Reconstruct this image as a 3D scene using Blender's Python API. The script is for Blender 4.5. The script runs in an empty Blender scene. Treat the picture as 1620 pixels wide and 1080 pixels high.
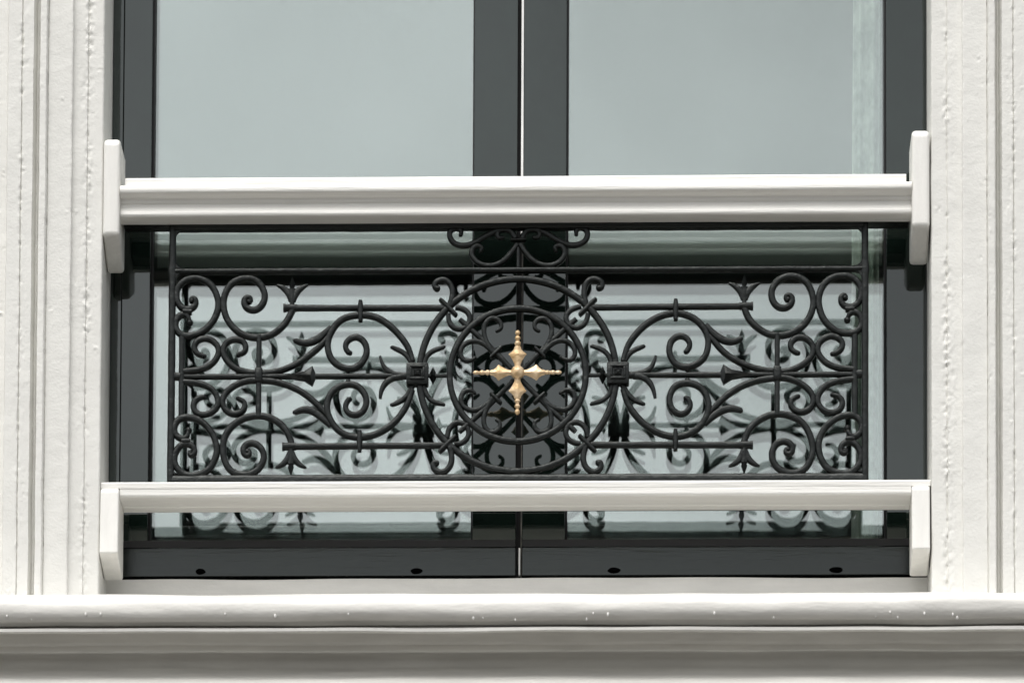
import bpy, bmesh, math, random
from mathutils import Vector, Matrix, noise
random.seed(7)
S = bpy.context.scene
COL = S.collection
R = math.radians
MM = 0.001

# ------------------------------------------------------------------ camera
cam_d = bpy.data.cameras.new('camera')
cam = bpy.data.objects.new('camera', cam_d)
COL.objects.link(cam)
cam.location = (0.21, -10.0, -3.04)
cam.rotation_euler = (R(95.4), R(-0.3186), R(1.77))
cam_d.sensor_fit = 'HORIZONTAL'
cam_d.sensor_width = 36.0
cam_d.lens = 227.66
cam_d.shift_x = 0.06597
cam_d.shift_y = 1.32033
cam_d.clip_start = 0.1
cam_d.clip_end = 3000.0
S.camera = cam

# ------------------------------------------------------------------ sky and sun (overcast)
SUN_EL, SUN_AZ = 60.0, 200.0
W = bpy.data.worlds.new('World')
S.world = W
W.use_nodes = True
nt = W.node_tree
nt.nodes.clear()
sky = nt.nodes.new('ShaderNodeTexSky')
sky.sky_type = 'NISHITA'
sky.sun_disc = False
sky.sun_elevation = R(SUN_EL)
sky.sun_rotation = R(SUN_AZ)
sky.air_density = 1.0
sky.dust_density = 3.0
sky.ozone_density = 1.0
hs = nt.nodes.new('ShaderNodeHueSaturation')       # a cloud layer takes most of the blue out
hs.inputs['Saturation'].default_value = 0.14
bg = nt.nodes.new('ShaderNodeBackground')
bg.inputs['Strength'].default_value = 0.13
wo = nt.nodes.new('ShaderNodeOutputWorld')
nt.links.new(sky.outputs[0], hs.inputs['Color'])
tcw = nt.nodes.new('ShaderNodeTexCoord')
cn = nt.nodes.new('ShaderNodeTexNoise')            # soft unevenness of the cloud layer
cn.inputs['Scale'].default_value = 7.0
cn.inputs['Detail'].default_value = 4.0
cm = nt.nodes.new('ShaderNodeMapRange')
cm.inputs['From Min'].default_value = 0.3
cm.inputs['From Max'].default_value = 0.7
cm.inputs['To Min'].default_value = 0.75
cm.inputs['To Max'].default_value = 1.25
vm = nt.nodes.new('ShaderNodeVectorMath')
vm.operation = 'SCALE'
nt.links.new(tcw.outputs['Generated'], cn.inputs['Vector'])
nt.links.new(cn.outputs['Fac'], cm.inputs['Value'])
nt.links.new(hs.outputs[0], vm.inputs[0])
nt.links.new(cm.outputs[0], vm.inputs['Scale'])
nt.links.new(vm.outputs[0], bg.inputs['Color'])
nt.links.new(bg.outputs[0], wo.inputs['Surface'])

sd = bpy.data.lights.new('sun', 'SUN')
sd.energy = 1.5
sd.angle = R(50)
sd.color = (1.0, 0.965, 0.91)
so = bpy.data.objects.new('sun', sd)
COL.objects.link(so)
_az = R(SUN_AZ)
_dir = Vector((math.sin(_az) * math.cos(R(SUN_EL)), math.cos(_az) * math.cos(R(SUN_EL)), math.sin(R(SUN_EL))))
so.rotation_euler = _dir.to_track_quat('Z', 'Y').to_euler()
so.location = _dir * 30

S.view_settings.view_transform = 'Standard'
S.view_settings.look = 'None'
S.view_settings.gamma = 1.0
S.view_settings.use_curve_mapping = False
S.view_settings.exposure = 0.45
S.render.engine = 'CYCLES'
S.cycles.max_bounces = 10
S.cycles.transparent_max_bounces = 24


# ------------------------------------------------------------------ materials
def mat(name, col, rough=0.5, metal=0.0, var=0.0, var_scale=8.0, var_stretch=(1, 1, 1), col2=None,
        bump=0.0, bump_scale=60.0, bump_stretch=(1, 1, 1), fine=0.0, fine_scale=400.0, rough_var=0.0, spec=0.5):
    m = bpy.data.materials.new(name)
    m.use_nodes = True
    n = m.node_tree
    b = n.nodes['Principled BSDF']
    b.inputs['Base Color'].default_value = (*col, 1)
    b.inputs['Roughness'].default_value = rough
    b.inputs['Metallic'].default_value = metal
    b.inputs['Specular IOR Level'].default_value = spec
    tc = n.nodes.new('ShaderNodeTexCoord')

    def noise_node(scale, stretch, detail=4.0):
        mp = n.nodes.new('ShaderNodeMapping')
        mp.inputs['Scale'].default_value = stretch
        n.links.new(tc.outputs['Object'], mp.inputs['Vector'])
        t = n.nodes.new('ShaderNodeTexNoise')
        t.inputs['Scale'].default_value = scale
        t.inputs['Detail'].default_value = detail
        n.links.new(mp.outputs[0], t.inputs['Vector'])
        return t
    if var > 0 or col2:
        t = noise_node(var_scale, var_stretch, 6.0)
        cr = n.nodes.new('ShaderNodeValToRGB')
        c2 = col2 if col2 else tuple(c * (1 - var) for c in col)
        cr.color_ramp.elements[0].position = 0.36
        cr.color_ramp.elements[1].position = 0.62
        cr.color_ramp.elements[0].color = (*c2, 1)
        cr.color_ramp.elements[1].color = (*col, 1)
        n.links.new(t.outputs['Fac'], cr.inputs['Fac'])
        n.links.new(cr.outputs['Color'], b.inputs['Base Color'])
        if rough_var:
            mr = n.nodes.new('ShaderNodeMapRange')
            mr.inputs['To Min'].default_value = max(0.02, rough - rough_var)
            mr.inputs['To Max'].default_value = rough + rough_var
            n.links.new(t.outputs['Fac'], mr.inputs['Value'])
            n.links.new(mr.outputs[0], b.inputs['Roughness'])
    last = None
    for amt, sc, st in ((bump, bump_scale, bump_stretch), (fine, fine_scale, (1, 1, 1))):
        if amt > 0:
            t = noise_node(sc, st, 3.0)
            bp = n.nodes.new('ShaderNodeBump')
            bp.inputs['Strength'].default_value = 1.0
            bp.inputs['Distance'].default_value = amt
            n.links.new(t.outputs['Fac'], bp.inputs['Height'])
            if last:
                n.links.new(last.outputs[0], bp.inputs['Normal'])
            last = bp
    if last:
        n.links.new(last.outputs[0], b.inputs['Normal'])
    return m


M_STONE = mat('stone_paint', (0.775, 0.77, 0.732), 0.55, var=0.06, var_scale=14, bump=0.0012, bump_scale=45,
              fine=0.0004, fine_scale=260)
M_SILL = mat('sill_paint', (0.75, 0.738, 0.70), 0.38, var=0.10, var_scale=9, var_stretch=(1, 5, 5), spec=0.35, bump=0.0022,
             bump_scale=40, bump_stretch=(0.35, 1, 1), fine=0.0003, fine_scale=220)
M_WOOD = mat('rail_paint', (0.88, 0.87, 0.83), 0.38, var=0.05, var_scale=10, var_stretch=(0.6, 6, 12),
             bump=0.0012, bump_scale=30, bump_stretch=(0.4, 7, 7), fine=0.0002, fine_scale=300)
M_BLOCK = mat('block_paint', (0.86, 0.85, 0.81), 0.42, var=0.07, var_scale=9, var_stretch=(6, 6, 0.8), bump=0.0008, bump_scale=30, bump_stretch=(5, 5, 0.7),
              fine=0.0003, fine_scale=250)
M_IRON = mat('iron_paint', (0.006, 0.007, 0.0068), 0.32, var=0.3, var_scale=40, spec=0.36, bump=0.0016, bump_scale=90,
             fine=0.0004, fine_scale=400, rough_var=0.08)
M_GOLD = mat('gilding', (0.84, 0.66, 0.45), 0.34, metal=0.35, var_scale=45, col2=(0.62, 0.42, 0.21), bump=0.0016, bump_scale=140)
M_FRAME = mat('frame_paint', (0.006, 0.0115, 0.009), 0.035, var=0.3, var_scale=25, bump=0.00005, bump_scale=40, spec=0.9,
              fine=0.00001, fine_scale=500, rough_var=0.015)
M_RAILPAINT = mat('leaf_rail_paint', (0.012, 0.0155, 0.014), 0.2, var=0.35, var_scale=18, var_stretch=(0.5, 4, 4), spec=0.55,
                 bump=0.0006, bump_scale=30, bump_stretch=(0.4, 5, 5), fine=0.0001, fine_scale=350, rough_var=0.06)
M_GASKET = mat('gasket', (0.006, 0.006, 0.007), 0.5)
M_HOLE = mat('weep_black', (0.002, 0.002, 0.002), 0.9, spec=0.0)
M_SEAL = mat('seal_strip', (0.86, 0.86, 0.84), 0.5, var=0.2, var_scale=12)
M_GREYSEAL = mat('grey_seal', (0.26, 0.25, 0.22), 0.6, var_scale=40, col2=(0.08, 0.08, 0.075))  # mottled darker grey for the lower length of the seal
M_CURTAIN = mat('curtain_cloth', (0.92, 0.97, 0.90), 0.9, var_scale=30, col2=(0.40, 0.48, 0.40), bump=0.006, bump_scale=55,
                bump_stretch=(1, 1, 0.5))
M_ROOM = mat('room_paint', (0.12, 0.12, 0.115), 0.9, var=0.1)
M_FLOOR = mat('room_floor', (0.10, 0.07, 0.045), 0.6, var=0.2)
M_WALL = mat('wall_render', (0.72, 0.71, 0.66), 0.7, var=0.06, var_scale=5, bump=0.002, bump_scale=30)
M_PAVE = mat('pavement_stone', (0.06, 0.052, 0.042), 0.8, var=0.15, var_scale=2, bump=0.002, bump_scale=20)
M_ROAD = mat('asphalt', (0.05, 0.048, 0.045), 0.85, var=0.2, var_scale=3, bump=0.004, bump_scale=60)
M_GROUND = mat('ground_earth', (0.045, 0.04, 0.03), 0.9, var=0.2, var_scale=0.2)
for _m in (M_FRAME, M_RAILPAINT, M_IRON):
    _m.node_tree.nodes['Principled BSDF'].inputs['Specular Tint'].default_value = (0.945, 1.0, 0.98, 1)
M_DROP = mat('paint_drop', (0.76, 0.755, 0.73), 0.12)


def glass_mat(name, r0, tint):
    m = bpy.data.materials.new(name)
    m.use_nodes = True
    n = m.node_tree
    n.nodes.clear()
    out = n.nodes.new('ShaderNodeOutputMaterial')
    mix = n.nodes.new('ShaderNodeMixShader')
    tr = n.nodes.new('ShaderNodeBsdfTransparent')
    tr.inputs['Color'].default_value = (*tint, 1)
    gl = n.nodes.new('ShaderNodeBsdfGlossy')
    gl.inputs['Roughness'].default_value = 0.0
    gl.inputs['Color'].default_value = (0.945, 0.995, 0.975, 1)
    lw = n.nodes.new('ShaderNodeLayerWeight')
    lw.inputs['Blend'].default_value = 0.5
    pw = n.nodes.new('ShaderNodeMath')
    pw.operation = 'POWER'
    pw.inputs[1].default_value = 5.0
    ma = n.nodes.new('ShaderNodeMath')
    ma.operation = 'MULTIPLY_ADD'
    ma.inputs[1].default_value = 1 - r0
    ma.inputs[2].default_value = r0
    n.links.new(lw.outputs['Facing'], pw.inputs[0])
    n.links.new(pw.outputs[0], ma.inputs[0])
    n.links.new(ma.outputs[0], mix.inputs['Fac'])
    n.links.new(tr.outputs[0], mix.inputs[1])
    n.links.new(gl.outputs[0], mix.inputs[2])
    n.links.new(mix.outputs[0], out.inputs['Surface'])
    return m


M_GLASS1 = glass_mat('outer_glass', 0.152, (0.97, 0.99, 0.98))
M_GLASS2 = glass_mat('inner_glass', 0.165, (0.97, 0.99, 0.98))


# ------------------------------------------------------------------ helpers
def link(name, bm, m, parent=None, sharp=32, weighted=False):
    bmesh.ops.recalc_face_normals(bm, faces=bm.faces)
    for f in bm.faces:
        f.smooth = True
    lim = R(sharp)
    for e in bm.edges:
        if len(e.link_faces) == 2 and e.calc_face_angle(0.0) > lim:
            e.smooth = False
    me = bpy.data.meshes.new(name)
    bm.to_mesh(me)
    bm.free()
    me.materials.append(m)
    o = bpy.data.objects.new(name, me)
    COL.objects.link(o)
    if weighted:
        w = o.modifiers.new('weighted_normal', 'WEIGHTED_NORMAL')
        w.weight = 80
        w.keep_sharp = True
    if parent:
        o.parent = parent
    return o


def thing(name, label, cat, group=None):
    o = bpy.data.objects.new(name, None)
    o.empty_display_size = 0.1
    COL.objects.link(o)
    o['label'] = label
    o['category'] = cat
    if group:
        o['group'] = group
    return o


def add_box(bm, x0, x1, y0, y1, z0, z1, bev=0.0, seg=2):
    v = [bm.verts.new((x, y, z)) for x in (x0, x1) for y in (y0, y1) for z in (z0, z1)]
    idx = [(0, 1, 3, 2), (4, 6, 7, 5), (0, 4, 5, 1), (2, 3, 7, 6), (0, 2, 6, 4), (1, 5, 7, 3)]
    fs = [bm.faces.new([v[i] for i in q]) for q in idx]
    if bev > 0:
        es = list({e for f in fs for e in f.edges})
        bmesh.ops.bevel(bm, geom=es, offset=bev, segments=seg, affect='EDGES', profile=0.5)


def box(name, m, parent, *a, bev=0.0):
    bm = bmesh.new()
    add_box(bm, *[c * MM for c in a], bev=bev * MM)
    return link(name, bm, m, parent, 50, True)


def rounded(prof, r_list, seg=4):
    """round the corners of an open or closed (y,z) polyline, radius per point"""
    out = []
    n = len(prof)
    for i, p in enumerate(prof):
        r = r_list[i] if isinstance(r_list, (list, tuple)) else r_list
        if r <= 0 or i == 0 or i == n - 1:
            out.append(p)
            continue
        a, b, c = Vector(prof[i - 1]), Vector(p), Vector(prof[(i + 1) % n])
        da, dc = (a - b), (c - b)
        r1 = min(r, da.length * 0.49, dc.length * 0.49)
        p0, p2 = b + da.normalized() * r1, b + dc.normalized() * r1
        for k in range(seg + 1):
            t = k / seg
            q = p0 * (1 - t) ** 2 + b * 2 * t * (1 - t) + p2 * t * t
            out.append((q.x, q.y))
    return out


def extrude_x(name, m, parent, prof, x0, x1, nx=60, wav=0.0, wf=4.0, seed=0.0, closed=True, caps=True, sharp=32,
              dense=None):
    """extrude a (y,z) profile in mm along x; wav = slight unevenness (mm)"""
    bm = bmesh.new()
    if dense:
        xs = [x0] + [dense[0] + (dense[1] - dense[0]) * i / nx for i in range(nx + 1)] + [x1]
    else:
        xs = [x0 + (x1 - x0) * i / nx for i in range(nx + 1)]
    rows = []
    for x in xs:
        row = []
        for j, (y, z) in enumerate(prof):
            dy = dz = 0.0
            if wav:
                dy = wav * noise.noise((x * MM * wf, y * 0.03 + seed, z * 0.03))
                dz = wav * noise.noise((x * MM * wf + 31.0, y * 0.03 + seed, z * 0.03))
            row.append(bm.verts.new((x * MM, (y + dy) * MM, (z + dz) * MM)))
        rows.append(row)
    n = len(prof)
    for a, b in zip(rows, rows[1:]):
        for j in range(n if closed else n - 1):
            k = (j + 1) % n
            bm.faces.new((a[j], a[k], b[k], b[j]))
    if caps and closed:
        bm.faces.new(rows[0])
        bm.faces.new(list(reversed(rows[-1])))
    return link(name, bm, m, parent, sharp, True)


def catmull(pts, step=3.0, smooth=2):
    P = [Vector(p) for p in pts]
    P = [P[0] * 2 - P[1]] + P + [P[-1] * 2 - P[-2]]
    out = []
    for i in range(1, len(P) - 2):
        a, b, c, d = P[i - 1:i + 3]
        n = max(2, int((c - b).length / step))
        for k in range(n):
            t = k / n
            out.append(0.5 * ((2 * b) + (c - a) * t + (2 * a - 5 * b + 4 * c - d) * t * t +
                              (3 * b - a - 3 * c + d) * t ** 3))
    out.append(P[-2])
    for _ in range(smooth * 3):
        q = out[:]
        for i in range(1, len(out) - 1):
            q[i] = out[i] * 0.5 + (out[i - 1] + out[i + 1]) * 0.25
        out = q
    return out


SEC = []
for k in range(12):
    a = 2 * math.pi * (k + 0.5) / 12
    c, s = math.cos(a), math.sin(a)
    SEC.append((math.copysign(abs(c) ** 0.58, c), math.copysign(abs(s) ** 0.58, s)))


def add_sweep(bm, path, w=9.5, d=13.0, wfun=None, y=0.0, rough=0.03, closed=False, seed=None):
    """a bar of section w (in plane) by d (deep) along a polyline of (x,z) in mm"""
    if seed is None:
        seed = random.random() * 50
    n = len(path)
    L = [0.0]
    for a, b in zip(path, path[1:]):
        L.append(L[-1] + (b - a).length)
    tot = L[-1]
    rings = []
    for i, p in enumerate(path):
        if closed:
            t = path[(i + 1) % n] - path[i - 1]
        else:
            t = path[min(i + 1, n - 1)] - path[max(i - 1, 0)]
        t.normalize()
        nn = Vector((-t.y, t.x))
        f = wfun(L[i] / tot) if wfun else 1.0
        f *= 1 + rough * noise.noise((p.x * 0.035, p.y * 0.035, seed))
        fd = 1.0 if f > 0.75 else 0.55 + 0.6 * f
        rings.append([bm.verts.new(((p.x + nn.x * w * 0.5 * f * c) * MM, (y + d * 0.5 * fd * s) * MM,
                                    (p.y + nn.y * w * 0.5 * f * c) * MM)) for c, s in SEC])
    m = len(SEC)
    pairs = list(zip(rings, rings[1:]))
    if closed:
        pairs.append((rings[-1], rings[0]))
    for a, b in pairs:
        for j in range(m):
            k = (j + 1) % m
            bm.faces.new((a[j], a[k], b[k], b[j]))
    if not closed:
        bm.faces.new(rings[0])
        bm.faces.new(list(reversed(rings[-1])))


def add_ball(bm, x, z, r, y=0.0, sy=1.1, u=10, v=7):
    bmesh.ops.create_uvsphere(bm, u_segments=u, v_segments=v, radius=1.0,
                              matrix=Matrix.Translation((x * MM, y * MM, z * MM)) @
                              Matrix.Diagonal((r * MM, r * sy * MM, r * MM, 1)))


def add_bar(bm, x0, z0, x1, z1, w, d, y=0.0, n=None, rough=0.04, wfun=None):
    a, b = Vector((x0, z0)), Vector((x1, z1))
    n = n or max(2, int((b - a).length / 8))
    add_sweep(bm, [a.lerp(b, i / n) for i in range(n + 1)], w, d, wfun, y, rough)


def mirror(pts, sx, sz):
    return [(x * sx, z * sz) for x, z in pts]


# ------------------------------------------------------------------ ground, pavement, road
def sheet(name, m, x0, x1, y0, y1, z):
    bm = bmesh.new()
    bm.faces.new([bm.verts.new(p) for p in ((x0, y0, z), (x1, y0, z), (x1, y1, z), (x0, y1, z))])
    o = link(name, bm, m)
    o['kind'] = 'structure'
    return o


GZ = -4.64
sheet('ground', M_GROUND, -900, 900, -900, 900, GZ - 0.13)
sheet('road', M_ROAD, -200, 200, -8.6, -3.2, GZ - 0.12)
for y0, y1 in ((-3.2, -0.04), (-13.5, -8.6)):
    bm = bmesh.new()
    add_box(bm, -200, 200, y0, y1, GZ - 0.125, GZ)
    o = link('pavement', bm, M_PAVE)
    o['kind'] = 'structure'

# ------------------------------------------------------------------ building: wall, surrounds, sill, room
XL, XR = -656.0, 650.8            # the opening
house = thing('building', 'white painted stone facade with moulded window surrounds and a heavy rounded sill', 'building')


def wall_piece(x0, x1, z0, z1, y0=-30, y1=330):
    return box('wall', M_WALL, house, x0, x1, y0, y1, z0, z1)


wall_piece(-7000, -809.5, GZ * 1000 - 100, 5200)
wall_piece(798.5, 7000, GZ * 1000 - 100, 5200)
wall_piece(-809.5, 798.5, GZ * 1000 - 100, -520, -15, 332)
wall_piece(-809.5, 798.5, 2280, 5200, -28, 332)

# moulded surround: profile by distance from the opening edge (mm) -> y (mm, negative = towards the street)
KNOT = [(0.0, 130, 0), (0.01, -46, 1), (0.6, -48.5, 1), (2.2, -50, 1), (24.0, -50, 1), (25.0, -49.3, 1), (26.2, -51.5, 1),
        (47.0, -52, 1), (48.6, -52.2, 1), (49.2, -56.5, 1), (50.5, -57, 1), (86.5, -57, 1), (87.8, -56.0, 1), (89.0, -60.5, 1),
        (90.5, -61.5, 1), (99.0, -61.5, 1), (100.5, -60.5, 1), (101.5, -54, 1), (104, -48.5, 1), (106.5, -48, 1), (109.5, -57, 1),
        (111, -60, 1), (127.6, -60, 1), (128.8, -58.4, 1), (130.0, -60.3, 1), (150.5, -60, 1), (151.8, -57, 1), (153.0, -52.5, 1),
        (170, -52, 1), (171, -38, 1)]


KNOT = [(d, y if y > -50 else -50 + (y + 50) * 1.8, k) for d, y, k in KNOT]


def surround(edge, side, label, seed):
    ds = []
    for (a, ya, _), (b, yb, _) in zip(KNOT, KNOT[1:]):
        n = max(1, int((b - a) / 1.5))
        for k in range(n):
            t = k / n
            ds.append((a + (b - a) * t, ya + (yb - ya) * t))
    ds.append((KNOT[-1][0], KNOT[-1][1]))
    zs = [-398] + [-395 + 2.5 * i for i in range(441)] + [760, 1000, 1400, 1800, 2280]
    bm = bmesh.new()
    rows = []
    for z in zs:
        row = []
        for d, y in ds:
            dy = dd = 0.0
            if d > 0.005:
                q = Vector((d * 0.02, z * 0.006, seed))
                dy += 0.35 * noise.noise(q * 2.0)
                # lumpy filler along the joints
                for jd, wd, amp in ((24, 6, 3.2), (33, 7, 0.9), (49, 3, 0.9), (88, 3.5, 1.1), (129, 3.5, 2.4), (122, 5, 0.8), (100, 3, 0.7)):
                    g = math.exp(-((d - jd) / wd) ** 2)
                    if g > 0.02:
                        gate = max(0.05, noise.noise((z * 0.014, jd * 3.1, seed)) * 1.8 + 0.48)
                        v = noise.noise((d * 0.15, z * 0.085, seed + jd)) + 0.8 * noise.noise((d * 0.30, z * 0.19, seed + jd))
                        dy += -amp * g * min(1.0, gate) * v
                # small open pocks strung along the joints
                for jd, wd in ((129, 1.6), (25, 1.6), (88, 1.2)):
                    if abs(d - jd) < wd:
                        k = noise.noise((z * 0.016, jd, seed + 5)) + 0.9 * noise.noise((z * 0.11, jd, seed + 8))
                        dy += 2.2 * min(1.0, max(0.0, (k - 0.10) * 2.2))
                # a few stray bumps and scars on the flat bands
                k = noise.noise((d * 0.06, z * 0.05, seed + 20))
                if k > 0.42:
                    dy -= (k - 0.42) * 7.0 * noise.noise((d * 0.2, z * 0.2, seed + 22))
                dd = 0.7 * noise.noise((z * 0.012, d * 0.02, seed + 9)) + 0.35 * noise.noise((z * 0.09, d * 0.02, seed + 12))
            x = edge + side * (d + dd)
            row.append(bm.verts.new((x * MM, (y + dy) * MM, z * MM)))
        rows.append(row)
    for a, b in zip(rows, rows[1:]):
        for j in range(len(ds) - 1):
            bm.faces.new((a[j], a[j + 1], b[j + 1], b[j]))
    o = link('window_surround', bm, M_STONE, house, 50)
    o['label'] = label
    return o


surround(XL, -1, 'moulded white surround left of the window', 3.0)
surround(XR, 1, 'moulded white surround right of the window', 17.0)
box('lintel', M_STONE, house, -809, 798, -60, 130, 2283, 2420, bev=3)

sill_prof = rounded([(125, -303.5), (84, -304), (83, -343), (30, -352), (-100, -382), (-140, -389), (-155, -405), (-155, -422), (-147, -432),
                     (-127, -436.5), (-121, -431), (-115, -433), (-126, -439.5), (-140, -442.5), (-141, -448.5), (-136, -450.5), (-110, -436), (-78, -430),
                     (-70, -448), (-66, -450.5), (-66, -460), (-63, -462.5), (-36, -456), (-27, -462), (-27, -476), (-52, -492), (-100, -514), (-132, -532), (-146, -556),
                     (-140, -590), (-100, -620), (-90, -700), (125, -700)],
                    [0, 2, 3, 0, 10, 16, 14, 10, 7, 2, 2, 2, 1, 1.5, 1.5, 1.5, 4, 4, 2, 1.5, 2, 2, 5, 6, 8, 12, 12, 12, 14, 14, 10, 0, 0], 5)
sill = extrude_x('sill', M_SILL, house, sill_prof, -3000, 3000, 430, wav=1.9, wf=7.0, seed=2.0, dense=(-900, 900), sharp=50)

# beads of water hanging on the rounded sill edge
bm = bmesh.new()
for px in (-790, -752, -707, -667, -644, -450, -372, -258, -64, -49, 1, 112, 122, 145, 310, 402, 560, 582, 594, 635, 679, 686):
    z = -423 - random.random() * 10
    y = -153.5 if z > -428 else -148
    r = 1.3 + random.random() * 0.9
    bmesh.ops.create_uvsphere(bm, u_segments=8, v_segments=6, radius=1.0,
                              matrix=Matrix.Translation((px * MM, y * MM, z * MM)) @ Matrix.Diagonal((r * MM, r * MM, r * 1.7 * MM, 1)))
o = link('water_drop', bm, M_DROP, house)
o['kind'] = 'stuff'

# room behind the glass
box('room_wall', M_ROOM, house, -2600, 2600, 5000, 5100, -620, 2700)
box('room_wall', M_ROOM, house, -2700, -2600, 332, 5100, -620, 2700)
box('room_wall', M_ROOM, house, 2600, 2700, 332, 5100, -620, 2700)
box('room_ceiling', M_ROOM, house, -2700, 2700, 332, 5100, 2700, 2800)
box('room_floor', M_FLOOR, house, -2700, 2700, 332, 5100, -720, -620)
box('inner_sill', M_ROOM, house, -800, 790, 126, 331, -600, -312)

# ------------------------------------------------------------------ window frame and the two leaves
Z0, Z1 = -301.0, 2278.0
wf = thing('window_frame', 'dark grey fixed frame lining the opening round the two window leaves', 'window frame')
box('jamb', M_FRAME, wf, XL + 0.4, -638.2, 104, 190, -303, Z1, bev=1)
box('jamb', M_FRAME, wf, 650.6 - 2.0, XR - 0.2, 106, 190, -303, Z1, bev=0.3)
box('head', M_FRAME, wf, -638.5, 648.0, 106, 190, 2240, Z1, bev=1)
box('sill_plate', M_GASKET, wf, -638.5, 648.0, 112, 190, -303, -297.5, bev=0.5)


def leaf(label, x0, x1, gx0, gx1, weeps):
    t = thing('window_leaf', label, 'window leaf', 'pair of dark window leaves')
    zt = 2236
    box('stile', M_FRAME, t, x0, gx0, 100, 178, -248.4, zt, bev=1.0)
    box('stile', M_FRAME, t, gx1, x1, 100, 178, -248.4, zt, bev=1.0)
    box('bottom_rail', M_RAILPAINT, t, x0, x1, 100.4, 178, -295.5, -249, bev=1.2)
    box('shadow_line_strip', M_GASKET, t, x0 + 0.3, x1 - 0.3, 99.2, 101.0, -248.8, -237, bev=0.5)  # black strip added as a dark shadow line, hiding the white rail's reflection
    box('top_rail', M_FRAME, t, gx0 + 0.2, gx1 - 0.2, 100.6, 178, 2170, zt - 1, bev=1.2)
    bm = bmesh.new()                                     # rubber glazing bead round the pane
    for a in ((gx0 - 1, gx0 + 3.0, 124, 134, -249, 2170), (gx1 - 3.0, gx1 + 1, 124, 134, -249, 2170),
              (gx0 + 3.2, gx1 - 3.2, 124.3, 134, -250, -232.0), (gx0 + 3.2, gx1 - 3.2, 124.3, 134, 2166, 2171)):
        add_box(bm, *[c * MM for c in a], bev=0.0008)
    link('glazing_bead', bm, M_GASKET, t)
    box('outer_pane', M_GLASS1, t, gx0 - 4, gx1 + 4, 136, 140, -253, 2174)
    box('inner_pane', M_GLASS2, t, gx0 - 4, gx1 + 4, 164, 168, -253, 2174)
    for wx, sx in weeps:
        bm = bmesh.new()
        add_ball(bm, wx, -287.5, 1.0, 100.8, 1.0, 14, 8)
        for v in bm.verts:
            dx, dy, dz = v.co.x / MM - wx, v.co.y / MM - 100.8, v.co.z / MM + 287.5
            k = 1 + 0.18 * noise.noise((dx * 1.3 + wx, dz * 1.3, 4.0))
            v.co = Vector(((wx + dx * sx * k) * MM, (100.8 + dy * 1.6) * MM, (-287.5 + dz * 5.2 * k) * MM))
        link('weep_hole', bm, M_HOLE, t)
    return t


l1 = leaf('dark glazed window leaf left of the pale seal strip, its pane reflecting only grey sky', -637.4, -4.2, -592, -73.5,
          ((-507, 8.5), (-162, 10)))
l2 = leaf('dark glazed window leaf with the narrow pale curtain behind its pane', 6.0, 648.2, 74.2, 586.2,
          ((153, 11), (506, 11.5)))
box('seal_strip', M_SEAL, l2, 1.6, 5.4, 100.5, 130, 262, 2230, bev=0.4)
box('seal_strip', M_GREYSEAL, l2, 3.4, 5.4, 112, 130, -295, 261.5, bev=0.3)['label'] = 'darker grey lower length of the seal strip'
box('seal_strip', M_SEAL, l2, 0.6, 3.2, 101.5, 110, -294, -250, bev=0.3)
box('rebate_strip', M_GASKET, l2, -4.0, 5.8, 132, 178, -295.5, 2232)

# curtain: a narrow gathered strip behind the right leaf
cu = bmesh.new()
rows = []
for i in range(140):
    z = -330 + i * 18.0
    row = []
    for j in range(23):
        u = j / 22
        x = 535 + 43 * u + 4.0 * noise.noise((z * 0.0016, 2.0, 0.0)) * (1 - u) + (z - 300) * 0.004
        y = 196 + 9 * math.cos(u * 4 * math.pi + 0.4 * noise.noise((z * 0.004, 1.0, 5.0))) + 2.5 * noise.noise((x * 0.05, z * 0.02, 1.0))
        row.append(cu.verts.new((x * MM, y * MM, z * MM)))
    rows.append(row)
for a, b in zip(rows, rows[1:]):
    for j in range(22):
        cu.faces.new((a[j], a[j + 1], b[j + 1], b[j]))
geo = bmesh.ops.solidify(cu, geom=cu.faces[:], thickness=0.0012)
cur = link('curtain', cu, M_CURTAIN, None, 80)
cur['label'] = 'narrow pale green gathered curtain strip hanging behind the right window pane'
cur['category'] = 'curtain'

# ------------------------------------------------------------------ white handrail with its two end blocks
hand = thing('handrail', 'thick moulded white wooden handrail across the window above the ironwork', 'handrail')
half = [(-15, 243), (-30, 243.5), (-42, 247), (-43, 253), (-34, 266), (-33.5, 269.5), (-38, 271), (-39, 276.5), (-48, 278.5), (-55, 281), (-57, 284),
        (-57, 290), (-54, 293.5), (-41, 297.5)]
prof = half[1:] + [(-y, z) for y, z in reversed(half[9:])] + [(39, 277), (37, 272.5), (-12, 272.5), (-13, 243)]
prof = rounded(prof, 3, 3)
extrude_x('rail', M_WOOD, hand, prof, -629, 620.2, 90, wav=1.3, wf=2.2, seed=4.0, sharp=28)
extrude_x('rail_cap', M_WOOD, hand, rounded([(-40, 296), (-40, 309), (-36, 312), (36, 312), (40, 309), (40, 296)], [0, 2, 2, 2, 2, 0], 3),
          -622, 612.2, 70, wav=0.9, wf=2.0, seed=8.0)


def end_block(parent, x0, x1, yz, bev, label=None):
    bm = bmesh.new()
    a = [bm.verts.new((x0 * MM, y * MM, z * MM)) for y, z in yz]
    b = [bm.verts.new((x1 * MM, y * MM, z * MM)) for y, z in yz]
    n = len(yz)
    for j in range(n):
        k = (j + 1) % n
        bm.faces.new((a[j], a[k], b[k], b[j]))
    bm.faces.new(a)
    bm.faces.new(list(reversed(b)))
    bmesh.ops.recalc_face_normals(bm, faces=bm.faces)
    bmesh.ops.bevel(bm, geom=[e for e in bm.edges if e.calc_face_angle(0.0) > R(20)], offset=bev * MM, segments=3, affect='EDGES', profile=0.5)
    o = link('end_block', bm, M_BLOCK, parent, 50, True)
    if label:
        o['label'] = label
    return o


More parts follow.
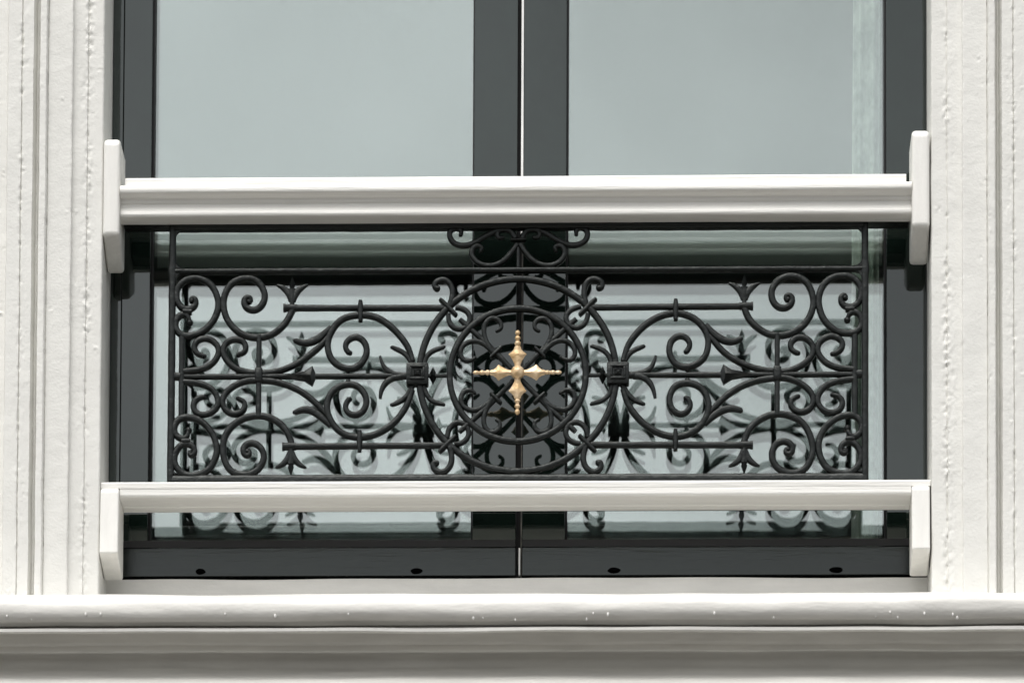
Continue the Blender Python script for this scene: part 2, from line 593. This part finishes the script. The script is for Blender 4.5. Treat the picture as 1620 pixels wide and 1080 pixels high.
up = [(-57, 214), (-57, 362), (-49, 370.5), (50, 372), (50, 186), (40, 181), (20, 183)]
end_block(hand, XL + 0.6, -629.2, up, 5.5)
up_r = [(y, z + 8) for y, z in up]
end_block(hand, 620.4, XR - 2.4, up_r, 6.0)

# ------------------------------------------------------------------ white bottom rail with its two end blocks
low = thing('bottom_rail', 'slim white wooden rail under the ironwork with two white end blocks', 'rail')
extrude_x('rail', M_WOOD, low, rounded([(-40, -191.6), (-40.5, -183.5), (-38, -181), (50, -179), (54, -183), (54, -191.6)], [0, 1.5, 1.5, 2, 2, 0], 3),
          XL + 0.5, XR - 1.0, 80, wav=0.8, wf=2.4, seed=1.0)
extrude_x('rail_body', M_WOOD, low, rounded([(-39.3, -191), (-39.6, -203), (-37, -206), (-20, -205.6), (-18, -204.8), (20, -204.6), (22, -205.6), (46, -206),
                                             (49, -203), (51, -191)], [0, 2, 2, 0.6, 0.6, 0.6, 0.6, 2, 2, 0], 3), -625.6, 619.6, 80, wav=0.9, wf=2.4, seed=3.0)
lo = [(-57, -300), (-50, -199), (-44, -192.6), (46, -192.6), (46, -313), (40, -318), (-40, -306)]
box('backing_bar', M_IRON, low, -625, 619, 54.3, 62, -202, -183, bev=0.8)
end_block(low, XL + 0.6, -626.0, lo, 3.0)
end_block(low, 620.0, XR - 2.4, [(y, z + 3) if z < -250 else (y, z) for y, z in lo], 3.0)

grille = thing('iron_grille', 'black wrought iron scrollwork panel between the white rails with a gold cross at its centre', 'grille')

CORNER = [(-520.3, 89.2), (-521.9, 97.6), (-530.1, 102.2), (-539.8, 97.2), (-544.2, 85.5), (-541.1, 73.6), (-532.8, 67.1), (-519.5, 66.2), (-503.2, 70.3), (-485.0, 87.0), (-476.5, 106.8), (-474.6, 120.4), (-478.9, 137.2), (-489.6, 151.9), (-508.1, 159.9), (-526.5, 158.3), (-539.7, 145.8), (-543.2, 131.2), (-538.4, 116.5), (-528.1, 108.5), (-516.2, 109.7), (-509.2, 117.4), (-509.9, 126.8), (-516.0, 130.6), (-521.1, 125.8), (-517.6, 121.0)]
VOLUTE = [(-356.0, 112.0), (-358.2, 105.5), (-366.4, 87.5), (-382.6, 71.9), (-403.0, 63.6), (-427.5, 64.8), (-448.1, 76.4), (-461.5, 95.2), (-466.8, 116.2), (-463.9, 135.0), (-453.8, 151.7), (-436.5, 159.6), (-418.1, 156.8), (-404.7, 144.2), (-400.5, 128.5), (-405.5, 113.8), (-417.7, 106.6), (-430.0, 110.4), (-435.3, 120.9), (-431.1, 130.2), (-423.6, 129.4), (-421.0, 123.2), (-425.5, 119.3)]
FISH = [(-166.6, 22.7), (-175.1, 48.5), (-196.0, 75.9), (-222.8, 94.3), (-252.5, 99.3), (-279.2, 91.5), (-295.4, 73.3), (-302.1, 52.0), (-297.2, 30.8), (-284.0, 17.1), (-263.8, 12.4), (-247.5, 19.9), (-238.8, 39.6), (-244.8, 57.3), (-258.2, 64.0), (-270.1, 58.0), (-273.8, 45.9), (-267.0, 37.3)]
BRANCH = [(-296.0, 70.5), (-308.6, 54.5), (-326.3, 37.0), (-349.9, 20.3), (-379.5, 9.2), (-405.1, 6.0), (-427.4, 6.5), (-449.7, 14.8), (-464.4, 29.8), (-467.8, 43.5), (-460.1, 56.5), (-446.9, 61.8), (-435.7, 57.5), (-430.0, 48.1), (-432.5, 39.0), (-442.1, 35.2)]
INNER = [(-530.0, 8.0), (-503.2, 11.0), (-485.5, 19.6), (-475.5, 32.1), (-473.4, 45.0), (-478.5, 54.5), (-489.8, 61.5), (-503.1, 61.6), (-512.8, 53.6), (-514.2, 44.0), (-507.3, 35.0), (-497.8, 33.2)]
LEAF = [(-353.5, 58.5), (-341.3, 53.6), (-325.7, 55.6), (-308.8, 66.8), (-296.5, 80.5)]
HOOK = [(-109.5, 110.0), (-106.0, 120.0), (-103.5, 132.7), (-106.0, 147.0), (-116.5, 156.5), (-128.5, 154.8), (-135.0, 145.5), (-131.3, 137.8), (-125.8, 140.6)]
LINKR = [(-111.0, 100.0), (-108.4, 85.5), (-98.2, 76.0), (-86.0, 76.0), (-77.5, 84.6), (-75.8, 95.4), (-80.1, 103.5), (-88.2, 109.2), (-99.9, 110.8)]
CSCR1 = [(-39.0, 36.5), (-48.0, 47.0), (-60.2, 55.0), (-74.2, 56.2), (-86.3, 49.7), (-91.2, 36.6), (-86.3, 25.1), (-75.0, 22.3), (-67.6, 29.0)]
CSCR2 = [(-41.0, 39.0), (-49.8, 55.3), (-54.5, 71.0), (-52.0, 84.5), (-42.4, 93.4), (-31.7, 91.7), (-25.2, 82.2), (-27.4, 73.0), (-33.2, 71.6)]
CREST_UP = [(-91.7, 227.0), (-89.5, 236.5), (-99.6, 240.5), (-108.6, 235.6), (-110.0, 226.0), (-103.8, 215.4), (-89.9, 210.3), (-75.0, 213.0), (-57.9, 222.2), (-40.9, 232.6), (-23.9, 237.3), (-11.0, 233.7), (-5.0, 222.6)]
CREST_EYE = [(-22.5, 237.5), (-33.5, 233.0), (-36.2, 225.8), (-30.3, 220.8), (-23.1, 224.2)]
CREST_LOW = [(-2.4, 213.1), (-10.9, 199.0), (-23.6, 185.4), (-40.6, 177.9), (-57.7, 179.4), (-70.8, 189.4), (-74.8, 202.1), (-68.6, 211.4), (-58.8, 210.8), (-55.2, 204.3), (-60.4, 201.4)]
CLAW_UP = [(-183.7, 0.5), (-195.5, 3.1), (-207.4, 8.7), (-214.6, 18.8), (-217.7, 31.4)]
CLAW_LOW = [(-183.7, -0.5), (-198.5, -3.6), (-209.7, -12.1), (-215.5, -23.6), (-217.0, -36.9)]
WHISKER = [(-166.0, 15.0), (-171.5, 27.2), (-180.9, 38.4), (-199.4, 46.5)]
WHISKER_IN = [(-150.0, 15.0), (-144.4, 31.3), (-133.7, 41.6), (-116.7, 46.8)]


def ends(a, b, la=0.12, lb=0.12):
    """width factor: a at the start, 1 in the middle, b at the end"""
    def f(t):
        v = 1.0
        if t < la:
            v = a + (1 - a) * (t / la)
        if t > 1 - lb:
            v = min(v, b + (1 - b) * ((1 - t) / lb))
        return v
    return f


def scroll(pts, w=10.4, d=13.0, wf=None, balls=(), y=0.0, name='scroll', step=3.0):
    bm = bmesh.new()
    k = 0.75
    pts = [(x + random.uniform(-k, k), z + random.uniform(-k, k)) for x, z in pts]
    add_sweep(bm, catmull(pts, step), w, d, wf, y + random.uniform(-0.4, 0.4), 0.05)
    for (bx, bz, r) in balls:
        add_ball(bm, bx, bz, r, y, 1.25)
    return link(name, bm, M_IRON, grille, 60)


def fillet(bm, x, z, sx, sz, r, d):
    """concave corner web filling the inner angle at (x,z)"""
    pts = [(x, z)] + [(x + sx * r * (1 - math.sin(a)), z + sz * r * (1 - math.cos(a))) for a in [i * math.pi / 16 for i in range(9)]]
    f0 = [bm.verts.new((px * MM, -d / 2 * MM, pz * MM)) for px, pz in pts]
    f1 = [bm.verts.new((px * MM, d / 2 * MM, pz * MM)) for px, pz in pts]
    bm.faces.new(f0)
    bm.faces.new(list(reversed(f1)))
    n = len(pts)
    for j in range(n):
        k = (j + 1) % n
        bm.faces.new((f0[j], f0[k], f1[k], f1[j]))


# frame: two posts, three horizontal bars
for s in (-1, 1):
    bm = bmesh.new()
    add_bar(bm, s * 548.5, -182, s * 548.5, 250, 11.2, 15, n=90, rough=0.10,
            wfun=lambda t: 1.0 + 0.35 * math.exp(-(((t * 432 - 182) - 171) / 9.0) ** 2))
    for (z, sz, r) in ((237.5, -1, 12), (175.0, 1, 13), (166.0, -1, 10), (-158, 1, 9)):
        fillet(bm, s * 544.0, z, -s, sz, r, 11.5)
    add_bar(bm, s * 546, 0.5, s * 534, 0.5, 13, 12, n=3)           # stub to the inner post
    link('frame_post', bm, M_IRON, grille, 60)
    bm = bmesh.new()
    add_bar(bm, s * 532.3, 70, s * 532.3, -70, 9.5, 12, n=30, rough=0.08)
    link('inner_post', bm, M_IRON, grille, 60)
    bm = bmesh.new()
    add_bar(bm, s * 410.0, 66, s * 410.0, -66, 8.6, 12, y=-1.5, n=30, rough=0.08)
    add_box(bm, (s * 410 - 6) * MM, (s * 410 + 6) * MM, -0.0105, 0.0075, -0.011, 0.012, bev=0.002)
    link('panel_bar', bm, M_IRON, grille, 60)
for nm, z, w, dd in (('top_bar', 242.5, 13, 24), ('middle_bar', 170.5, 9.0, 14), ('base_bar', -170.0, 21, 15)):
    bm = bmesh.new()
    add_bar(bm, -546, z, 546, z, w, dd, n=130, rough=0.10)
    link(nm, bm, M_IRON, grille, 60)

box('rail_support', M_IRON, grille, -628, 619, -11.5, 38, 247.5, 272, bev=1.5)
# rings
for r, w, nm in ((155.8, 10.6, 'ring'), (107.6, 10.2, 'ring')):
    bm = bmesh.new()
    N = 150
    add_sweep(bm, [Vector((r * math.cos(2 * math.pi * i / N), (0.8 if r > 120 else 1.0) + r * math.sin(2 * math.pi * i / N))) for i in range(N)],
              w, 13, None, 0, 0.06, True)
    link(nm, bm, M_IRON, grille, 60)

for sx in (-1, 1):
    fx = lambda pts: mirror(pts, -sx, 1)        # the tables hold the left half
    for sz in (1, -1):
        q = lambda pts: mirror(pts, -sx, sz)
        X, Z = -sx, sz
        scroll(q(CORNER), wf=ends(0.55, 0.6, 0.05, 0.1), balls=[(X * -520.5, Z * 87.5, 5.6), (X * -517.0, Z * 123.5, 5.2)])
        scroll(q(VOLUTE), wf=ends(1.0, 0.6, 0.02, 0.08), balls=[(X * -427.0, Z * 121.5, 5.2)])
        scroll(q(FISH), w=10.2, wf=ends(0.8, 0.8, 0.1, 0.12), balls=[(X * -266.0, Z * 37.5, 4.3)])
        scroll(q(BRANCH), w=9.8, wf=ends(0.7, 0.75, 0.12, 0.08), balls=[(X * -443.0, Z * 35.0, 4.0)], y=0.8)
        scroll(q(INNER), w=9.6, wf=ends(0.9, 0.75, 0.05, 0.1), balls=[(X * -497.0, Z * 33.0, 4.0)])
        scroll(q(LEAF), w=11.5, d=11, wf=lambda t: 0.42 + 0.62 * math.sin(math.pi * min(1, 0.12 + t * 0.8)) ** 0.8, name='leaf',
               balls=[(X * -353.0, Z * 58.0, 3.6)])
        scroll(q(HOOK), w=9.4, wf=ends(0.9, 0.7, 0.05, 0.15), balls=[(X * -128.5, Z * 141.5, 5.6)])
        scroll(q(LINKR), w=8.4, d=11, wf=ends(0.9, 0.9))
        scroll(q(CSCR1), w=7.8, d=10, wf=ends(1.1, 0.6, 0.1, 0.2), balls=[(X * -67.6, Z * 29.0, 2.7)], y=-1)
        scroll(q(CSCR2), w=7.8, d=10, wf=ends(1.1, 0.6, 0.1, 0.2), balls=[(X * -33.2, Z * 71.6, 2.7)], y=-1)
        scroll(q(WHISKER), w=8.0, d=9, wf=ends(1.15, 0.75, 0.3, 0.2), name='prong', balls=[(X * -199.4, Z * 46.5, 3.0)])
        scroll(q(WHISKER_IN), w=7.6, d=9, wf=ends(1.15, 0.75, 0.3, 0.2), name='prong', balls=[(X * -116.7, Z * 46.8, 2.8)])
        bm = bmesh.new()
        add_bar(bm, X * -531.5, Z * 105.2, X * -517.5, Z * 104.8, 9.0, 16, n=5, rough=0.02, wfun=ends(0.8, 0.8, 0.2, 0.2))
        link('collar', bm, M_IRON, grille, 60)
        # horizontal rod, its end collar and the collar that ties it to the big scroll
        zr = 110.8 if sz > 0 else -113.6
        bm = bmesh.new()
        add_bar(bm, X * -366, zr, X * -108, zr - sz * 1.0, 9.8, 11, n=60, rough=0.08)
        link('rod', bm, M_IRON, grille, 60)
        bm = bmesh.new()
        add_bar(bm, X * -372, zr, X * -350, zr, 11.5, 15, n=8, rough=0.02,
                wfun=lambda t: 1.12 if t < 0.2 else 0.92 + 0.12 * math.exp(-((t - 0.55) / 0.2) ** 2))
        link('collar', bm, M_IRON, grille, 60)
        bm = bmesh.new()
        add_bar(bm, X * -249.6, Z * 121.5, X * -249.6, Z * 89.0, 8.8, 17, n=12, rough=0.03,
                wfun=lambda t: 0.45 + 0.62 * math.sin(math.pi * min(max(t, 0.06), 0.94)) ** 0.45)
        link('collar', bm, M_IRON, grille, 60)
        # bead between big scroll and centre bar
        bm = bmesh.new()
        add_ball(bm, X * -268.5, Z * 9.0, 4.6, 0, 1.2)
        link('bead', bm, M_IRON, grille, 60)
        # fleur finial
        bm = bmesh.new()
        fxp = X * -358.0
        add_bar(bm, fxp, Z * 113, fxp, Z * 142, 10, 11, n=12, rough=0.03, wfun=lambda t: 0.72 + 0.35 * t ** 2)
        for k in (-1, 1):
            add_sweep(bm, catmull([(fxp + k * 1.5, Z * 122), (fxp + k * 4.0, Z * 131), (fxp + k * 9.5, Z * 139.5), (fxp + k * 17, Z * 145), (fxp + k * 24.5, Z * 148)], 2.5),
                      9.2, 10, lambda t: 0.9 + 0.25 * math.sin(t * 3.1) - 0.6 * t ** 3, 0, 0.03)
        tip = 161.0 if sz > 0 else 163.0
        pv = [bm.verts.new((px * MM, py * MM, pz * MM)) for px, py, pz in
              ((fxp, -3, Z * tip), (fxp + 5.0, -3, Z * 148), (fxp, -3, Z * 133), (fxp - 5.0, -3, Z * 148), (fxp, -9, Z * 148), (fxp, 6, Z * 148))]
        for a, b in ((0, 1), (1, 2), (2, 3), (3, 0)):
            bm.faces.new((pv[a], pv[b], pv[4]))
            bm.faces.new((pv[b], pv[a], pv[5]))
        link('fleur_finial', bm, M_IRON, grille, 40)
        # diagonal bar with its collars
        bm = bmesh.new()
        add_bar(bm, X * -92, Z * 91, X * -46, Z * 49, 8.2, 11, n=12, wfun=ends(0.9, 1.1, 0.1, 0.1))
        add_bar(bm, X * -46, Z * 49, X * -6, Z * 7, 7.6, 10, n=10)
        link('diagonal_bar', bm, M_IRON, grille, 60)
        for (cx, cz, dx, dz, hl, w) in ((-110.5, 110.5, 0.7, -0.7, 18.5, 7.6), (-34.5, 37.0, 0.72, 0.69, 11.5, 6.4)):
            bm = bmesh.new()
            add_bar(bm, X * (cx - dx * hl), Z * (cz - dz * hl), X * (cx + dx * hl), Z * (cz + dz * hl), w, 17, n=6, rough=0.02,
                    wfun=ends(0.75, 0.75, 0.2, 0.2))
            link('collar', bm, M_IRON, grille, 60)
    X = -sx
    # centre bar with arrow head and split claw
    bm = bmesh.new()
    add_bar(bm, X * -532, 0, X * -180, 0, 8.6, 11, y=0.6, n=80, rough=0.10)
    link('centre_bar', bm, M_IRON, grille, 60)
    bm = bmesh.new()
    P = [(-378, 0), (-352, 5.0), (-338, 7.5), (-325, 16), (-320, 4), (-319, 0), (-320, -4), (-325, -16), (-338, -7.5), (-352, -5.0)]
    front = [bm.verts.new((X * px * MM, -0.004, pz * MM)) for px, pz in P]
    back = [bm.verts.new((X * px * MM, 0.004, pz * MM)) for px, pz in P]
    rf = [bm.verts.new((X * px * MM, -0.0095, 0)) for px in (-352, -328)]
    rb = [bm.verts.new((X * px * MM, 0.0095, 0)) for px in (-352, -328)]
    for ring, rg in ((front, rf), (back, rb)):
        idx = [(0, 1, 'a'), (1, 2, 'ab'), (2, 3, 'b'), (3, 4, 'b'), (4, 5, 'b'), (5, 6, 'b'), (6, 7, 'b'), (7, 8, 'b'), (8, 9, 'ab'), (9, 0, 'a')]
        for i, j, w in idx:
            if w == 'a':
                bm.faces.new((ring[i], ring[j], rg[0]))
            elif w == 'b':
                bm.faces.new((ring[i], ring[j], rg[1]))
            elif i == 1:
                bm.faces.new((ring[i], ring[j], rg[1], rg[0]))
            else:
                bm.faces.new((ring[i], ring[j], rg[0], rg[1]))
    for j in range(10):
        k = (j + 1) % 10
        bm.faces.new((front[j], front[k], back[k], back[j]))
    link('arrow_finial', bm, M_IRON, grille, 35)
    scroll(fx(CLAW_UP), w=8.6, d=10, wf=ends(1.1, 0.5, 0.2, 0.5), name='prong')
    scroll(fx(CLAW_LOW), w=9.8, d=10, wf=ends(1.1, 0.5, 0.2, 0.5), name='prong')
    # square boss with a sunk square and a small pyramid
    bm = bmesh.new()
    bx = X * -158.6
    add_box(bm, (bx - 17.5) * MM, (bx + 17.5) * MM, -0.012, 0.010, -0.0165, 0.0185, bev=0.0018)
    for a in ((-12, 12, 9, 12.5), (-12, 12, -10.5, -7), (-12, -8.5, -7.2, 9.2), (8.5, 12, -7.2, 9.2)):
        add_box(bm, (bx + a[0]) * MM, (bx + a[1]) * MM, -0.0155, -0.011, (a[2] + 1) * MM, (a[3] + 1) * MM, bev=0.0009)
    pv = [bm.verts.new(((bx + px) * MM, py * MM, pz * MM)) for px, py, pz in ((-6, -11.8, -4), (6, -11.8, -4), (6, -11.8, 7), (-6, -11.8, 7), (0, -16.5, 1.5))]
    for a, b in ((0, 1), (1, 2), (2, 3), (3, 0)):
        bm.faces.new((pv[a], pv[b], pv[4]))
    link('boss', bm, M_IRON, grille, 35)
    # stub collar on the outer side of the boss, diamond towards the inner ring
    bm = bmesh.new()
    add_bar(bm, X * -185, 0, X * -176, 0, 11, 12, n=4, rough=0.02)
    link('collar', bm, M_IRON, grille, 60)
    bm = bmesh.new()
    add_bar(bm, X * -142, 0, X * -107, 0, 5.5, 8, n=6)
    pv = [bm.verts.new((px * MM, py * MM, pz * MM)) for px, py, pz in
          ((X * -134, 0, 15), (X * -127, 0, 0), (X * -134, 0, -15), (X * -141.5, 0, 0), (X * -134, -9, 0), (X * -134, 9, 0))]
    for a, b in ((0, 1), (1, 2), (2, 3), (3, 0)):
        bm.faces.new((pv[a], pv[b], pv[4]))
        bm.faces.new((pv[b], pv[a], pv[5]))
    link('diamond_finial', bm, M_IRON, grille, 30)
    # crest under the handrail
    scroll(fx(CREST_UP), w=8.6, d=11, wf=ends(0.6, 1.0, 0.06, 0.02), balls=[(X * -91.7, 228.5, 3.4)])
    scroll(fx(CREST_EYE), w=7.4, d=10, wf=ends(0.9, 0.6, 0.1, 0.2), balls=[(X * -24.5, 224.0, 3.0)])
    scroll(fx(CREST_LOW), w=8.6, d=11, wf=ends(0.9, 0.6, 0.03, 0.1), balls=[(X * -59.5, 202.0, 3.6)])

bm = bmesh.new()
add_bar(bm, -12, 219.5, 12, 219.5, 4.6, 15, n=6)
link('collar', bm, M_IRON, grille, 60)
bm = bmesh.new()
add_bar(bm, 0, 207, 0, 170, 6.2, 10, n=10, wfun=ends(0.7, 1.0, 0.2, 0.05))
link('crest_stem', bm, M_IRON, grille, 60)

# gilded cross
gold = bpy.data.objects.new('gilded_cross', None)
COL.objects.link(gold)
gold.parent = grille
gold['label'] = 'gold painted cross with beaded leaf shaped arms'
YG = -13.0


def axis_body(name, ax, prof, y0=YG):
    """body of elliptical or ridged section along an axis; prof = (distance, half width, half depth)"""
    bm = bmesh.new()
    d = Vector(ax)
    nrm = Vector((-d.y, d.x))
    rings = []
    for s, hw, hd in prof:
        ring = []
        for k in range(12):
            a = 2 * math.pi * k / 12
            c, sn = math.cos(a), math.sin(a)
            if name == 'cross_arm':                      # a ridge runs down the middle of each arm
                c, sn = math.copysign(abs(c) ** 1.5, c), math.copysign(abs(sn) ** 1.5, sn)
            ring.append(bm.verts.new(((d.x * s + nrm.x * hw * c) * MM, (y0 - hd * sn) * MM, (1 + d.y * s + nrm.y * hw * c) * MM)))
        rings.append(ring)
    for a, b in zip(rings, rings[1:]):
        for k in range(12):
            l = (k + 1) % 12
            bm.faces.new((a[k], a[l], b[l], b[k]))
    bm.faces.new(rings[0])
    bm.faces.new(list(reversed(rings[-1])))
    return link(name, bm, M_GOLD, gold, 26)


def bead_prof(c, r, l):
    return [(c + l * math.sin(a), max(0.4, r * math.cos(a)), max(0.4, r * math.cos(a))) for a in [R(v) for v in (-85, -60, -30, 0, 30, 60, 85)]]


for ax, kk, beads in (((0, 1), 1.08, ((47, 5.0, 5.0), (55.5, 4.6, 4.2), (64, 4.2, 4.6))), ((0, -1), 1.08, ((46, 4.8, 3.6), (54.5, 4.6, 3.6), (63.5, 4.3, 4.8))),
                      ((-1, 0), 0.98, ((47, 4.6, 4.6), (56, 4.2, 4.6), (65.5, 3.4, 5.2))), ((1, 0), 1.0, ((47, 3.8, 4.8), (56, 3.8, 4.8), (64.5, 3.4, 5.4)))):
    axis_body('cross_arm', ax, [(8, 4.2 * kk, 3.5), (14, 4.6 * kk, 3.6), (20, 7.2 * kk, 4.0), (27, 11.2 * kk, 4.6), (29.5, 13.2 * kk, 4.6), (31.0, 12.2 * kk, 4.6), (34, 8.4 * kk, 4.4),
                                (38, 5.4 * kk, 4.0), (42, 4.6 * kk, 3.8), (43.5, 3.2, 3.2), (68 if abs(ax[1]) else 67, 2.2, 2.2)])
    for c, r, l in beads:
        axis_body('bead', ax, bead_prof(c, r, l))
bm = bmesh.new()
bmesh.ops.create_uvsphere(bm, u_segments=16, v_segments=10, radius=1.0,
                          matrix=Matrix.Translation((0, (YG - 1) * MM, 0.001)) @ Matrix.Diagonal((10.8 * MM, 10 * MM, 10.8 * MM, 1)))
for v in bm.verts:
    v.co += Vector((noise.noise(v.co * 180), 0, noise.noise(v.co * 180 + Vector((5, 0, 0))))) * 0.0012
link('centre_stud', bm, M_GOLD, gold, 40)
bm = bmesh.new()                                       # peg that carries the cross on the iron bars
add_ball(bm, 0, 1, 7, -5, 1.4)
link('peg', bm, M_IRON, gold, 40)
